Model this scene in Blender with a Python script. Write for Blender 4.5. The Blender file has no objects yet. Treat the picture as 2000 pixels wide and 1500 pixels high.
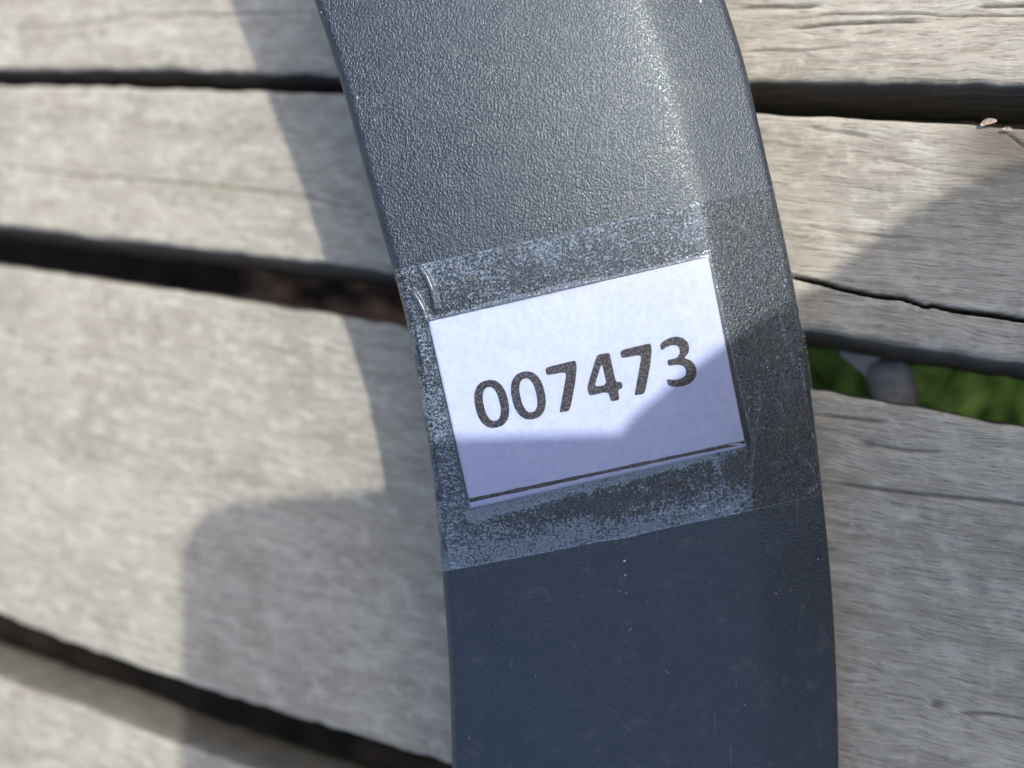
import bpy, bmesh, math, random
import numpy as np
from mathutils import Vector, Matrix
from mathutils.geometry import tessellate_polygon

random.seed(7); rng = np.random.default_rng(7)
SC = bpy.context.scene
COL = SC.collection

# ------------------------------------------------------------------ camera
FPX = 1944.4            # 35 mm lens on a 36 mm wide frame, 2000 samples wide
TILT = math.radians(20) # camera leans so that the left of the table is farther
H = 0.188               # lens height over the table top
CT, ST = math.cos(TILT), math.sin(TILT)

def cam2world(x, y, z):
    """camera frame (metres) -> world, table top is z = 0"""
    return np.stack([x * CT + z * ST, y + 0 * x, H - x * ST + z * CT], -1)

cd = bpy.data.cameras.new('camera'); cam = bpy.data.objects.new('camera', cd); COL.objects.link(cam)
cd.lens = 35; cd.sensor_width = 36; cd.sensor_fit = 'HORIZONTAL'; cd.clip_start = 0.002; cd.clip_end = 200
cam.matrix_world = Matrix(((CT, 0, ST, 0), (0, 1, 0, 0), (-ST, 0, CT, H), (0, 0, 0, 1)))
cd.dof.use_dof = True; cd.dof.focus_distance = 0.168; cd.dof.aperture_fstop = 6.6
SC.camera = cam

# ------------------------------------------------------------------ sun and sky
SX, SY = 0.31, 0.32     # the sun's slope in the camera frame, read off the cast shadows
sv = cam2world(np.array(SX), np.array(SY), np.array(1.0)) - cam2world(np.array(0.), np.array(0.), np.array(0.))
sv = sv / np.linalg.norm(sv)
ELEV = math.asin(sv[2]); AZ = math.atan2(sv[0], sv[1])
W = bpy.data.worlds.new('World'); SC.world = W; W.use_nodes = True
wn = W.node_tree.nodes; wl = W.node_tree.links
bg = wn['Background']; sky = wn.new('ShaderNodeTexSky')
sky.sky_type = 'NISHITA'; sky.sun_disc = False; sky.sun_elevation = ELEV; sky.sun_rotation = AZ
sky.air_density = 1.0; sky.dust_density = 3.2; sky.ozone_density = 1.6
hs = wn.new('ShaderNodeHueSaturation'); hs.inputs['Saturation'].default_value = 1.0
wl.new(sky.outputs[0], hs.inputs['Color']); wl.new(hs.outputs[0], bg.inputs[0]); bg.inputs[1].default_value = 0.15
ld = bpy.data.lights.new('sun', 'SUN'); ld.energy = 2.0; ld.angle = math.radians(0.8); ld.color = (1.0, 0.965, 0.92)
sun = bpy.data.objects.new('sun', ld); COL.objects.link(sun)
sun.rotation_mode = 'QUATERNION'; sun.rotation_quaternion = Vector(sv).to_track_quat('Z', 'Y')
sun.location = (0.5, 0.3, 1)
SC.view_settings.view_transform = 'Standard'; SC.view_settings.look = 'None'
SC.view_settings.exposure = 0.67; SC.view_settings.gamma = 1
SC.cycles.max_bounces = 8; SC.cycles.transparent_max_bounces = 12

# ------------------------------------------------------------------ helpers
def mesh_obj(name, verts, faces, mat=None, parent=None, smooth=True):
    me = bpy.data.meshes.new(name)
    me.from_pydata([tuple(map(float, v)) for v in verts], [], faces)
    me.validate(); me.update()
    return link(name, me, mat, parent, smooth)

def link(name, me, mat=None, parent=None, smooth=True):
    if mat: me.materials.append(mat)
    if smooth: me.polygons.foreach_set('use_smooth', [True] * len(me.polygons))
    o = bpy.data.objects.new(name, me); COL.objects.link(o)
    if parent: o.parent = parent
    return o

def grid_mesh(name, P, mat, parent=None, wrap=False, caps=False):
    """P: (n, m, 3) array of points -> quad grid (wrap closes the second axis)"""
    n, m = P.shape[:2]
    me = bpy.data.meshes.new(name)
    idx = np.arange(n * m).reshape(n, m)
    if wrap: idx2 = np.concatenate([idx, idx[:, :1]], 1)
    else: idx2 = idx
    a = idx2[:-1, :-1].ravel(); b = idx2[1:, :-1].ravel(); c = idx2[1:, 1:].ravel(); d = idx2[:-1, 1:].ravel()
    q = np.stack([a, b, c, d], 1)
    nq = len(q); loops = q.ravel()
    starts = np.arange(nq) * 4; totals = np.full(nq, 4)
    if caps:
        loops = np.concatenate([loops, idx[0, :], idx[-1, ::-1]])
        starts = np.concatenate([starts, [nq * 4, nq * 4 + m]]); totals = np.concatenate([totals, [m, m]])
    me.vertices.add(n * m); me.vertices.foreach_set('co', P.reshape(-1).astype(np.float32))
    me.loops.add(len(loops)); me.loops.foreach_set('vertex_index', loops.astype(np.int32))
    me.polygons.add(len(starts)); me.polygons.foreach_set('loop_start', starts.astype(np.int32))
    me.update(calc_edges=True); me.validate()
    return link(name, me, mat, parent)

def add_attr(o, name, data):
    data = np.asarray(data, np.float32)
    if data.ndim == 1:
        a = o.data.attributes.new(name, 'FLOAT', 'POINT'); a.data.foreach_set('value', data)
    else:
        a = o.data.attributes.new(name, 'FLOAT_VECTOR', 'POINT'); a.data.foreach_set('vector', data.ravel())

def empty(name, loc=(0, 0, 0)):
    o = bpy.data.objects.new(name, None); COL.objects.link(o); o.location = loc; o.empty_display_size = 0.02
    return o

def tag(o, label=None, cat=None, group=None, kind=None):
    if label: o['label'] = label
    if cat: o['category'] = cat
    if group: o['group'] = group
    if kind: o['kind'] = kind
    return o

def _hash(i, j, s):
    h = (i.astype(np.int64) * 374761393 + j.astype(np.int64) * 668265263 + s * 2147483647) & 0xFFFFFFFF
    h = ((h ^ (h >> 13)) * 1274126177) & 0xFFFFFFFF
    h = h ^ (h >> 16)
    return (h & 0xFFFFFF) / float(0xFFFFFF)

def vn(x, y, s=0):
    """value noise -1..1"""
    i = np.floor(x); j = np.floor(y); fx = x - i; fy = y - j
    fx = fx * fx * (3 - 2 * fx); fy = fy * fy * (3 - 2 * fy)
    a = _hash(i, j, s); b = _hash(i + 1, j, s); c = _hash(i, j + 1, s); d = _hash(i + 1, j + 1, s)
    return 2 * ((a * (1 - fx) + b * fx) * (1 - fy) + (c * (1 - fx) + d * fx) * fy) - 1

class NT:
    """tiny node-tree helper"""
    def __init__(s, name):
        s.m = bpy.data.materials.new(name); s.m.use_nodes = True
        s.t = s.m.node_tree; s.N = s.t.nodes; s.L = s.t.links
        s.bsdf = s.N['Principled BSDF']; s.out = s.N['Material Output']
    def n(s, typ, **kw):
        nd = s.N.new(typ)
        for k, v in kw.items(): setattr(nd, k, v)
        return nd
    def put(s, sock, v):
        if isinstance(v, bpy.types.NodeSocket): s.L.new(v, sock)
        elif isinstance(v, (tuple, list)) and len(v) == 3 and sock.type == 'RGBA': sock.default_value = (*v, 1)
        else: sock.default_value = v
    def coord(s): return s.n('ShaderNodeTexCoord').outputs['Object']
    def attr(s, name, out='Fac'): 
        a = s.n('ShaderNodeAttribute', attribute_name=name); return a.outputs[out]
    def mapping(s, v, scale=(1, 1, 1), loc=(0, 0, 0), rot=(0, 0, 0)):
        m = s.n('ShaderNodeMapping'); s.put(m.inputs['Vector'], v)
        m.inputs['Scale'].default_value = scale; m.inputs['Location'].default_value = loc; m.inputs['Rotation'].default_value = rot
        return m.outputs[0]
    def noise(s, v, scale, detail=2, rough=0.5, dist=0.0):
        m = s.n('ShaderNodeTexNoise'); s.put(m.inputs['Vector'], v); m.inputs['Scale'].default_value = scale
        m.inputs['Detail'].default_value = detail; m.inputs['Roughness'].default_value = rough; m.inputs['Distortion'].default_value = dist
        return m.outputs[0]
    def voro(s, v, scale, feature='F1', out='Distance', rnd=1.0):
        m = s.n('ShaderNodeTexVoronoi', feature=feature); s.put(m.inputs['Vector'], v); m.inputs['Scale'].default_value = scale
        m.inputs['Randomness'].default_value = rnd
        return m.outputs[out]
    def ramp(s, v, a, b, lo=0.0, hi=1.0, smooth=True):
        m = s.n('ShaderNodeMapRange', interpolation_type='SMOOTHSTEP' if smooth else 'LINEAR', clamp=True)
        s.put(m.inputs[0], v); 
        for i, q in zip((1, 2, 3, 4), (a, b, lo, hi)): s.put(m.inputs[i], q)
        return m.outputs[0]
    def math(s, op, a, b=0.0, clamp=False):
        m = s.n('ShaderNodeMath', operation=op, use_clamp=clamp); s.put(m.inputs[0], a); s.put(m.inputs[1], b); return m.outputs[0]
    def mix(s, f, a, b, mode='MIX'):
        m = s.n('ShaderNodeMix', data_type='RGBA', blend_type=mode); s.put(m.inputs[0], f); s.put(m.inputs[6], a); s.put(m.inputs[7], b)
        return m.outputs[2]
    def bump(s, h, strength=1.0, dist=0.001, normal=None):
        m = s.n('ShaderNodeBump'); s.put(m.inputs['Height'], h); m.inputs['Strength'].default_value = strength
        m.inputs['Distance'].default_value = dist
        if normal is not None: s.L.new(normal, m.inputs['Normal'])
        return m.outputs[0]
    def base(s, col=None, rough=None, normal=None, spec=None, metal=None):
        b = s.bsdf
        if col is not None: s.put(b.inputs['Base Color'], col)
        if rough is not None: s.put(b.inputs['Roughness'], rough)
        if normal is not None: s.put(b.inputs['Normal'], normal)
        if spec is not None: s.put(b.inputs['Specular IOR Level'], spec)
        if metal is not None: s.put(b.inputs['Metallic'], metal)
        return s.m

# ------------------------------------------------------------------ materials
def wood_material(name, tint=(0.84, 0.835, 0.785)):
    k = NT(name)
    g = k.attr('grain', 'Vector')          # metres: along, across, board offset
    dirt = k.attr('dirt'); knot = k.attr('knot')
    warp = k.noise(k.mapping(g, (14, 40, 1)), 1.0, 3, 0.5)
    wv = k.n('ShaderNodeCombineXYZ'); k.put(wv.inputs[1], k.math('MULTIPLY', k.math('SUBTRACT', warp, 0.5), 0.010))
    va = k.n('ShaderNodeVectorMath', operation='ADD'); k.put(va.inputs[0], g); k.put(va.inputs[1], wv.outputs[0])
    gw = va.outputs[0]
    fib = k.noise(k.mapping(gw, (250, 2300, 1)), 1.0, 4, 0.62)
    fib2 = k.noise(k.mapping(gw, (85, 700, 1), (3, 5, 1)), 1.0, 5, 0.65)
    band = k.noise(k.mapping(gw, (7, 130, 1), (1, 9, 1)), 1.0, 3, 0.55)
    saw = k.noise(k.mapping(g, (300, 150, 1), (1, 2, 7), (0, 0, 0.2)), 1.0, 4, 0.7)   # faint marks across the grain
    blot = k.noise(k.mapping(g, (45, 70, 1), (4, 4, 4)), 1.0, 4, 0.6)
    speck = k.noise(k.mapping(g, (700, 1500, 1), (2, 2, 2)), 1.0, 2, 0.6)
    c = k.mix(k.ramp(band, 0.3, 0.7), (0.385, 0.352, 0.300), (0.500, 0.462, 0.398))
    c = k.mix(k.ramp(fib2, 0.36, 0.64, 0.0, 0.75), c, (0.565, 0.528, 0.465))
    c = k.mix(k.ramp(blot, 0.42, 0.66, 0.0, 0.60), c, (0.345, 0.315, 0.268))
    c = k.mix(k.ramp(saw, 0.53, 0.75, 0.0, 0.55), c, (0.68, 0.645, 0.575))
    c = k.mix(k.ramp(fib, 0.50, 0.32, 0.0, 0.72), c, (0.235, 0.212, 0.182))
    c = k.mix(k.ramp(fib, 0.58, 0.74, 0.0, 0.70), c, (0.74, 0.70, 0.625))
    c = k.mix(k.ramp(speck, 0.66, 0.80, 0.0, 0.5), c, (0.62, 0.61, 0.58))
    dab = k.noise(k.mapping(g, (190, 300, 1), (6, 6, 2)), 1.0, 3, 0.6)
    c = k.mix(k.ramp(dab, 0.50, 0.70, 0.0, 0.55), c, (0.66, 0.63, 0.56))
    c = k.mix(k.ramp(dab, 0.44, 0.26, 0.0, 0.40), c, (0.30, 0.275, 0.24))
    lich = k.noise(k.mapping(g, (60, 110, 1), (9, 1, 4)), 1.0, 2, 0.5)
    c = k.mix(k.ramp(lich, 0.62, 0.78, 0.0, 0.35), c, (0.42, 0.40, 0.30))
    c = k.mix(k.ramp(knot, 0.05, 1.0, 0.0, 0.8), c, (0.14, 0.12, 0.095))
    c = k.mix(dirt, c, (0.05, 0.043, 0.035))
    chk = k.noise(k.mapping(gw, (38, 1500, 1), (8, 2, 5)), 1.0, 2, 0.5); chm = k.noise(k.mapping(g, (30, 60, 1), (5, 5, 5)), 1.0, 2, 0.5)
    c = k.mix(k.math('MULTIPLY', k.ramp(chk, 0.30, 0.22, 0.0, 0.75), k.ramp(chm, 0.46, 0.6)), c, (0.09, 0.078, 0.065))
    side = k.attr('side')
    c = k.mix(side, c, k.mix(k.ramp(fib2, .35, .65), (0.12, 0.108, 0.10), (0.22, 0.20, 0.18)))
    c = k.mix(1.0, c, (*tint,), 'MULTIPLY')
    h = k.math('ADD', k.math('MULTIPLY', fib, 0.7), k.math('ADD', k.math('MULTIPLY', fib2, 0.9), k.math('MULTIPLY', speck, 0.25)))
    return k.base(c, 0.78, k.bump(h, 0.9, 0.00040), 0.3)

M_WOOD = wood_material('weathered_wood')

def plastic():
    k = NT('pebbled_black_plastic')
    o = k.coord()
    grain = k.noise(k.mapping(o, (1, 0.75, 1)), 3000, 2.2, 0.5, 0.3)
    big = k.noise(o, 60, 3, 0.6)
    dust = k.noise(o, 320, 4, 0.7)
    scr1 = k.noise(k.mapping(o, (2600, 45, 200), (0, 0, 0), (0, 0, 0.35)), 1.0, 2, 0.5)
    scr2 = k.noise(k.mapping(o, (3200, 60, 200), (5, 3, 0), (0, 0, -0.25)), 1.0, 2, 0.5)
    scrm = k.noise(o, 90, 2, 0.5)
    scr = k.math('MULTIPLY', k.math('MAXIMUM', k.ramp(scr1, 0.70, 0.74), k.ramp(scr2, 0.715, 0.75)), k.ramp(scrm, 0.50, 0.62))
    vd = k.n('ShaderNodeTexVoronoi', feature='F1'); k.put(vd.inputs['Vector'], o); vd.inputs['Scale'].default_value = 330
    rnd = k.n('ShaderNodeSeparateColor'); k.L.new(vd.outputs['Color'], rnd.inputs[0])
    dots = k.math('MULTIPLY', k.ramp(vd.outputs['Distance'], 0.09, 0.05), k.ramp(rnd.outputs[0], 0.90, 0.92))
    edge = k.attr('edge')
    c = k.mix(k.ramp(big, 0.35, 0.7), (0.0020, 0.0066, 0.0185), (0.0040, 0.0098, 0.0245))
    c = k.mix(k.ramp(dust, 0.52, 0.78, 0.0, 0.16), c, (0.22, 0.22, 0.215))
    c = k.mix(k.math('MULTIPLY', edge, k.ramp(dust, 0.35, 0.55, 0.35, 0.95)), c, (0.034, 0.029, 0.024))
    smg = k.noise(k.mapping(o, (1, 0.5, 1)), 130, 4, 0.65)
    c = k.mix(k.ramp(smg, 0.66, 0.78, 0.0, 0.22), c, (0.20, 0.21, 0.20))
    c = k.mix(k.math('MULTIPLY', scr, 0.30), c, (0.35, 0.36, 0.37))
    c = k.mix(dots, c, (0.62, 0.61, 0.56))
    h = k.ramp(grain, 0.36, 0.66)
    r = k.ramp(big, 0.3, 0.7, 0.36, 0.43)
    k.bsdf.inputs['Specular Tint'].default_value = (0.86, 0.97, 1.0, 1); k.bsdf.inputs['IOR'].default_value = 1.5
    return k.base(c, r, k.bump(h, 1.0, 0.00005), 1.0)
M_PLASTIC = plastic()

def film():
    """clear packing tape: see-through film, with trapped air and glue haze over the pebbled plastic"""
    k = NT('clear_packing_tape')
    o = k.coord()
    air = k.attr('air'); onlab = k.attr('onlabel'); rim = k.attr('rim'); lines = k.attr('lines')
    grain = k.noise(o, 2400, 1.5, 0.5, 0.25)
    thr = k.math('SUBTRACT', 0.70, k.math('MULTIPLY', air, 0.36))
    spots = k.ramp(grain, k.math('SUBTRACT', thr, 0.03), k.math('ADD', thr, 0.03))
    off = k.math('SUBTRACT', 1.0, onlab)
    haze = k.math('MULTIPLY', k.math('MULTIPLY', spots, off), 0.21)
    ln = k.noise(k.mapping(o, (500, 2900, 500), (0, 0, 0), (0, 0, 0.25)), 1.0, 2, 0.5)
    haze = k.math('ADD', haze, k.math('MULTIPLY', k.math('MULTIPLY', lines, k.ramp(ln, 0.5, 0.62)), 0.16))
    scr1 = k.noise(k.mapping(o, (1900, 70, 300), (1, 0, 0), (0, 0, -0.20)), 1.0, 3, 0.6)
    scrm = k.noise(o, 110, 2, 0.5)
    scr = k.math('MULTIPLY', k.math('MULTIPLY', k.ramp(scr1, 0.70, 0.76), k.ramp(scrm, 0.46, 0.6)), off)
    haze = k.math('ADD', haze, k.math('MULTIPLY', scr, 0.20))
    brk = k.noise(o, 1500, 3, 0.7)
    haze = k.math('ADD', haze, k.math('MULTIPLY', k.math('MULTIPLY', k.attr('scuff'), k.ramp(brk, 0.44, 0.62)), 0.22))
    haze = k.math('ADD', haze, k.math('MULTIPLY', rim, 0.15), True)
    nrm = k.bump(k.ramp(grain, 0.35, 0.65), 1.0, 0.00016)
    wr = k.noise(o, 240, 3, 0.5)
    nlab = k.bump(wr, 0.35, 0.00006)
    mx = k.n('ShaderNodeMix', data_type='VECTOR'); k.put(mx.inputs[0], onlab); k.L.new(nrm, mx.inputs[4]); k.L.new(nlab, mx.inputs[5])
    N_ = mx.outputs[1]
    tr = k.n('ShaderNodeBsdfTransparent'); tr.inputs[0].default_value = (0.93, 0.95, 0.97, 1)
    df = k.n('ShaderNodeBsdfDiffuse'); df.inputs[0].default_value = (0.55, 0.73, 0.94, 1); k.L.new(N_, df.inputs['Normal'])
    gl = k.n('ShaderNodeBsdfGlossy'); gl.inputs['Roughness'].default_value = 0.20; k.L.new(N_, gl.inputs['Normal'])
    fr = k.n('ShaderNodeFresnel'); fr.inputs[0].default_value = 1.5; k.L.new(N_, fr.inputs['Normal'])
    m1 = k.n('ShaderNodeMixShader'); k.put(m1.inputs[0], haze); k.L.new(tr.outputs[0], m1.inputs[1]); k.L.new(df.outputs[0], m1.inputs[2])
    m2 = k.n('ShaderNodeMixShader'); k.put(m2.inputs[0], k.math('MULTIPLY', fr.outputs[0], 1.4, True)); k.L.new(m1.outputs[0], m2.inputs[1]); k.L.new(gl.outputs[0], m2.inputs[2])
    k.L.new(m2.outputs[0], k.out.inputs[0])
    return k.m
M_TAPE = film()

def paper():
    k = NT('bluish_white_paper'); o = k.coord()
    f = k.noise(o, 900, 4, 0.65); b = k.noise(o, 200, 3, 0.6)
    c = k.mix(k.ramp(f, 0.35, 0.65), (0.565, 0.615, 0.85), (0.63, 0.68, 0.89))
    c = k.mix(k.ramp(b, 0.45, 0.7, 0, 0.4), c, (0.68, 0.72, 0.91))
    return k.base(c, 0.6, k.bump(f, 0.3, 0.00002), 0.3)
M_PAPER = paper()

def toner():
    k = NT('glare_flecked_black_toner'); o = k.coord()
    f = k.noise(o, 2700, 2, 0.6, 0.4)
    c = k.mix(k.ramp(f, 0.46, 0.62), (0.006, 0.005, 0.007), (0.115, 0.098, 0.102))  # grey flecks put the tape's glare into the ink colour
    return k.base(c, 0.5, k.bump(f, 0.4, 0.00003), 0.5)
M_TONER = toner()

def simple(name, c0, c1, scale, rough=0.7, bump=0.0003, spec=0.3, metal=0.0):
    k = NT(name); o = k.coord(); f = k.noise(o, scale, 5, 0.6)
    return k.base(k.mix(k.ramp(f, 0.35, 0.68), c0, c1), rough, k.bump(f, 0.5, bump), spec, metal)
M_SOIL = simple('dark_soil', (0.012, 0.009, 0.006), (0.035, 0.026, 0.018), 60, 0.95, 0.004, 0.1)
M_LEAFLIT = simple('brown_leaf', (0.20, 0.09, 0.05), (0.40, 0.26, 0.17), 400, 0.8)
M_CRUMB = simple('tan_dry_leaf', (0.30, 0.23, 0.165), (0.56, 0.46, 0.36), 1500, 0.8)
M_PEB = simple('pale_pebble', (0.30, 0.28, 0.25), (0.5, 0.48, 0.44), 120, 0.85)
M_GREY = simple('weathered_peg_wood', (0.52, 0.51, 0.51), (0.80, 0.78, 0.74), 260, 0.8, 0.0006)
M_ZINC = simple('dull_zinc_plate', (0.82, 0.84, 0.85), (0.90, 0.91, 0.91), 300, 0.5, 0.0001, 0.5)
M_SKIN = simple('skin', (0.52, 0.31, 0.22), (0.62, 0.39, 0.29), 90, 0.55, 0.0003, 0.4)
M_PHONE = simple('silver_phone_back', (0.74, 0.745, 0.75), (0.78, 0.785, 0.79), 50, 0.35, 0.00001, 0.5)  # silver chosen so the unseen phone bounces fill light onto the label
M_GLASS = simple('black_phone_glass', (0.008, 0.008, 0.010), (0.010, 0.010, 0.012), 50, 0.08, 0.000001, 0.6)

def grass_mat():
    k = NT('green_grass_blade'); v = k.attr('tone')
    c = k.mix(v, (0.022, 0.060, 0.010), (0.13, 0.22, 0.045))
    m = k.base(c, 0.6, None, 0.3)
    k.bsdf.inputs['Transmission Weight'].default_value = 0.0
    return m
M_GRASS = grass_mat()

# ------------------------------------------------------------------ the table: six slats
def px2table(px, py):
    px = np.asarray(px, float); py = np.asarray(py, float)
    xi = (px - 1000) / FPX; eta = (750 - py) / FPX
    d = H / (CT + ST * xi)
    P = cam2world(xi * d, eta * d, -d)
    return P[..., 0], P[..., 1]

def line_fn(pts, smooth=0.006):
    """polyline seen on the table top -> smooth function Y(X), straight beyond its ends"""
    pts = np.array(pts, float); X, Y = px2table(pts[:, 0], pts[:, 1])
    xs = np.linspace(X[0] - 0.06, X[-1] + 0.06, 900)
    s0 = (Y[1] - Y[0]) / (X[1] - X[0]); s1 = (Y[-1] - Y[-2]) / (X[-1] - X[-2])
    def raw(x):
        y = np.interp(x, X, Y)
        y = np.where(x < X[0], Y[0] + (x - X[0]) * s0, y); return np.where(x > X[-1], Y[-1] + (x - X[-1]) * s1, y)
    ys = raw(xs); w = int(smooth / (xs[1] - xs[0])) * 2 + 1
    ker = np.hanning(w + 2); ker /= ker.sum()
    pad = np.concatenate([raw(xs[0] + (xs[1] - xs[0]) * np.arange(-(w + 2), 0)), ys, raw(xs[-1] + (xs[1] - xs[0]) * np.arange(1, w + 3))])
    ys2 = np.convolve(pad, ker, 'same')[w + 2: w + 2 + len(ys)]
    def f(x):
        y = np.interp(x, xs, ys2)
        y = np.where(x < xs[0], ys2[0] + (x - xs[0]) * s0, y); return np.where(x > xs[-1], ys2[-1] + (x - xs[-1]) * s1, y)
    return f

E = {
 'b1_low': line_fn([(-60,134),(0,135),(200,135),(420,139),(660,149),(1000,153),(1470,162),(1800,159),(2000,164),(2080,167)]),
 'b2_top': line_fn([(-60,165),(0,166),(200,168),(420,174),(660,182),(1000,198),(1480,222),(1740,233),(1850,241),(2000,251),(2080,258)]),
 'b2_low': line_fn([(-60,432),(0,440),(132,456),(280,474),(420,491),(624,512),(760,532),(1100,580),(1400,620),(1572,647),(1660,660),(1767,676),(1873,691),(1999,708),(2080,719)]),
 'b3_top': line_fn([(-60,505),(0,515),(380,572),(672,618),(776,637),(1100,690),(1400,735),(1588,764),(1703,783),(1804,799),(1999,833),(2080,848)]),
 'b3_low': line_fn([(-60,1176),(0,1203),(180,1272),(360,1333),(571,1400),(877,1497),(1300,1625)]),
 'b4_top': line_fn([(-60,1304),(0,1326),(225,1408),(450,1488),(877,1630),(1300,1765)]),
}
tab = tag(empty('slatted_table'), 'weathered grey wooden slatted tabletop under the black bar, gaps between boards', 'table')

X0V, X1V = px2table([0, 2000], [750, 750])[0]
X0V -= 0.012; X1V += 0.008
def board(top, low, xr=(-0.72, 0.30), cracks=(), knots=(), fine=True, T=0.021, seed=1, slant_low=(0, 0), slant_top=(0, 0), step=0.0003, dz=0.0, sidek=1.0):
    r = 0.0013
    if fine:
        xs = np.concatenate([np.linspace(xr[0], X0V, 60, endpoint=False), np.arange(X0V, X1V, step), np.linspace(X1V, xr[1], 30)])
    else:
        xs = np.linspace(xr[0], xr[1], 160)
    yt = top(xs); yl = low(xs)
    k = 1.0
    yt = yt + 0.00026 * vn(xs * 260, xs * 0, seed) + 0.0003 * vn(xs * 45, xs * 0, seed + 1)
    yl = yl + 0.00030 * vn(xs * 300, xs * 0 + 3, seed + 2) + 0.0003 * vn(xs * 45, xs * 0, seed + 3) - 0.00025 * np.maximum(0, vn(xs * 900, xs * 0, seed + 4) - 0.55)
    width = float(np.median(yt - yl))
    n = max(6, int(width / step)) if fine else 14
    th = np.linspace(math.pi / 2, 0, 6)
    zw = np.linspace(1, 0, 7)
    sl_l = np.interp(xs, [X0V, X1V], slant_low); sl_t = np.interp(xs, [X0V, X1V], slant_top)
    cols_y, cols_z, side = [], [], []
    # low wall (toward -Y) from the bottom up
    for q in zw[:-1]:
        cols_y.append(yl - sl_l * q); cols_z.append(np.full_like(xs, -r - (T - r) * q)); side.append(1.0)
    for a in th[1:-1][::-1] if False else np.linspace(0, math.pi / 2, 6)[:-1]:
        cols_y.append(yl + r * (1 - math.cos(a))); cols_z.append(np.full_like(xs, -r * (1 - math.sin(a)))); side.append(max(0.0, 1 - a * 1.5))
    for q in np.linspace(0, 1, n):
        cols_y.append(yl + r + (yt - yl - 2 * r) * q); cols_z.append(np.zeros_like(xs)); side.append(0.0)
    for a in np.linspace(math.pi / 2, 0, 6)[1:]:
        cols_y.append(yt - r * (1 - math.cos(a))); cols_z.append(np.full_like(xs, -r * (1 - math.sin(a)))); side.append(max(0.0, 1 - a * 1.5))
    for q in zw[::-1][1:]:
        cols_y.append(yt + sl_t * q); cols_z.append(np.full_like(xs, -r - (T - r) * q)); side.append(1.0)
    Y = np.stack(cols_y, 1); Z = np.stack(cols_z, 1); Xg = np.repeat(xs[:, None], Y.shape[1], 1)
    mid = ((yt + yl) / 2)[:, None]
    t = Y - mid
    sd = np.array(side)[None, :] + 0 * Y
    topm = (1 - sd)
    wob = t + 0.003 * vn(Xg * 18, Y * 30, seed + 9)
    relief = 0.00010 * vn(Xg * 90, wob * 1300, seed) + 0.00004 * vn(Xg * 60, wob * 480, seed + 5) + 0.0004 * vn(Xg * 12, t * 40, seed + 6) + 0.00005 * vn(Xg * 300, t * 900, seed + 7)
    Z = Z + relief * topm
    dirt = np.zeros_like(Y); knot = np.zeros_like(Y)
    for c in cracks:
        pts, wd, dep, dk = c
        X, Yc = px2table(*np.array(pts, float).T)
        yc = np.interp(xs, X, Yc) + 0.00025 * vn(xs * 160, xs * 0, seed + 11)
        L = X[-1] - X[0]; u = (xs - X[0]) / L
        taper = np.clip(np.minimum(u, 1.0 - u if X[-1] < X1V - 0.004 else 1.0) * 7, 0, 1) * (u > 0) * (u < 1)
        wv = wd * (0.6 + 0.4 * taper) * (1 + 0.25 * vn(xs * 120, xs * 0, seed + 12)); 
        g = np.exp(-np.abs((Y - yc[:, None]) / wv[:, None]) ** 3) * taper[:, None]
        Z = Z - g * dep * topm; dirt = np.maximum(dirt, g * dk * topm)
    for (kx, ky, kr, kd) in knots:
        a, b = px2table(kx, ky)
        dd = np.hypot((Xg - a) / 1.5, Y - b) / kr
        knot = np.maximum(knot, np.exp(-dd ** 2) * kd)
        Z = Z - 0.0004 * np.exp(-dd ** 2) * topm
    P = np.stack([Xg, Y, Z + dz], -1)
    o = grid_mesh('board', P, M_WOOD, tab, wrap=True, caps=True)
    gr = np.stack([Xg + seed * 0.37, t, np.full_like(t, seed * 1.7)], -1)
    # side faces carry their grain down the wall
    gr[..., 1] += np.where(sd > 0.5, Z, 0)
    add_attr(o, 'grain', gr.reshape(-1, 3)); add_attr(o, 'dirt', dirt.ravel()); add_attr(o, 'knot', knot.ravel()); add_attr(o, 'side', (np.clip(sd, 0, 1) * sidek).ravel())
    return o

def shift(f, a, b=0.0): return lambda x: f(x) + a + b * x
mm = 0.001
board(shift(E['b1_low'], .078), E['b1_low'], seed=11, slant_low=(0.001, 0.0015), cracks=[
    ([(-40,60),(0,56),(140,49),(245,30),(560,25),(640,24)], .30*mm, .45*mm, .35),
    ([(1440,17),(1540,13),(1610,11)], .25*mm, .5*mm, .8),
    ([(1540,33),(1610,30),(1800,29),(2060,29)], .22*mm, .5*mm, .7),
    ([(1530,53),(1640,49),(1730,45),(1820,45)], .30*mm, .6*mm, .8),
    ([(1440,103),(1560,97),(1670,93)], .20*mm, .3*mm, .6),
    ([(1900,12),(2060,9)], .28*mm, .6*mm, .8)])
board(E['b2_top'], E['b2_low'], seed=23, sidek=0.72, slant_low=(0.0024, 0.0022), cracks=[
    ([(-40,318),(0,322),(122,340),(350,357),(574,380),(700,410),(760,440)], .30*mm, .45*mm, .35),
    ([(1500,525),(1556,541),(1612,553),(1640,562),(1708,576),(1760,584),(1809,601),(1822,597),(1916,615),(1999,627),(2080,640)], .30*mm, 7*mm, 1.0),
    ([(1570,245),(1640,256),(1710,268)], .3*mm, .4*mm, .45),
    ([(1960,255),(1985,275),(2060,330)], .25*mm, .5*mm, .7),
    ([(1560,440),(1680,455),(1800,470)], .2*mm, .3*mm, .3),
    ([(1700,300),(1800,330),(1930,350)], .2*mm, .3*mm, .3)],
    knots=[(1965,285,.0065,1.0), (1925,262,.003,.5), (1935,420,.003,.35)])
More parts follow.
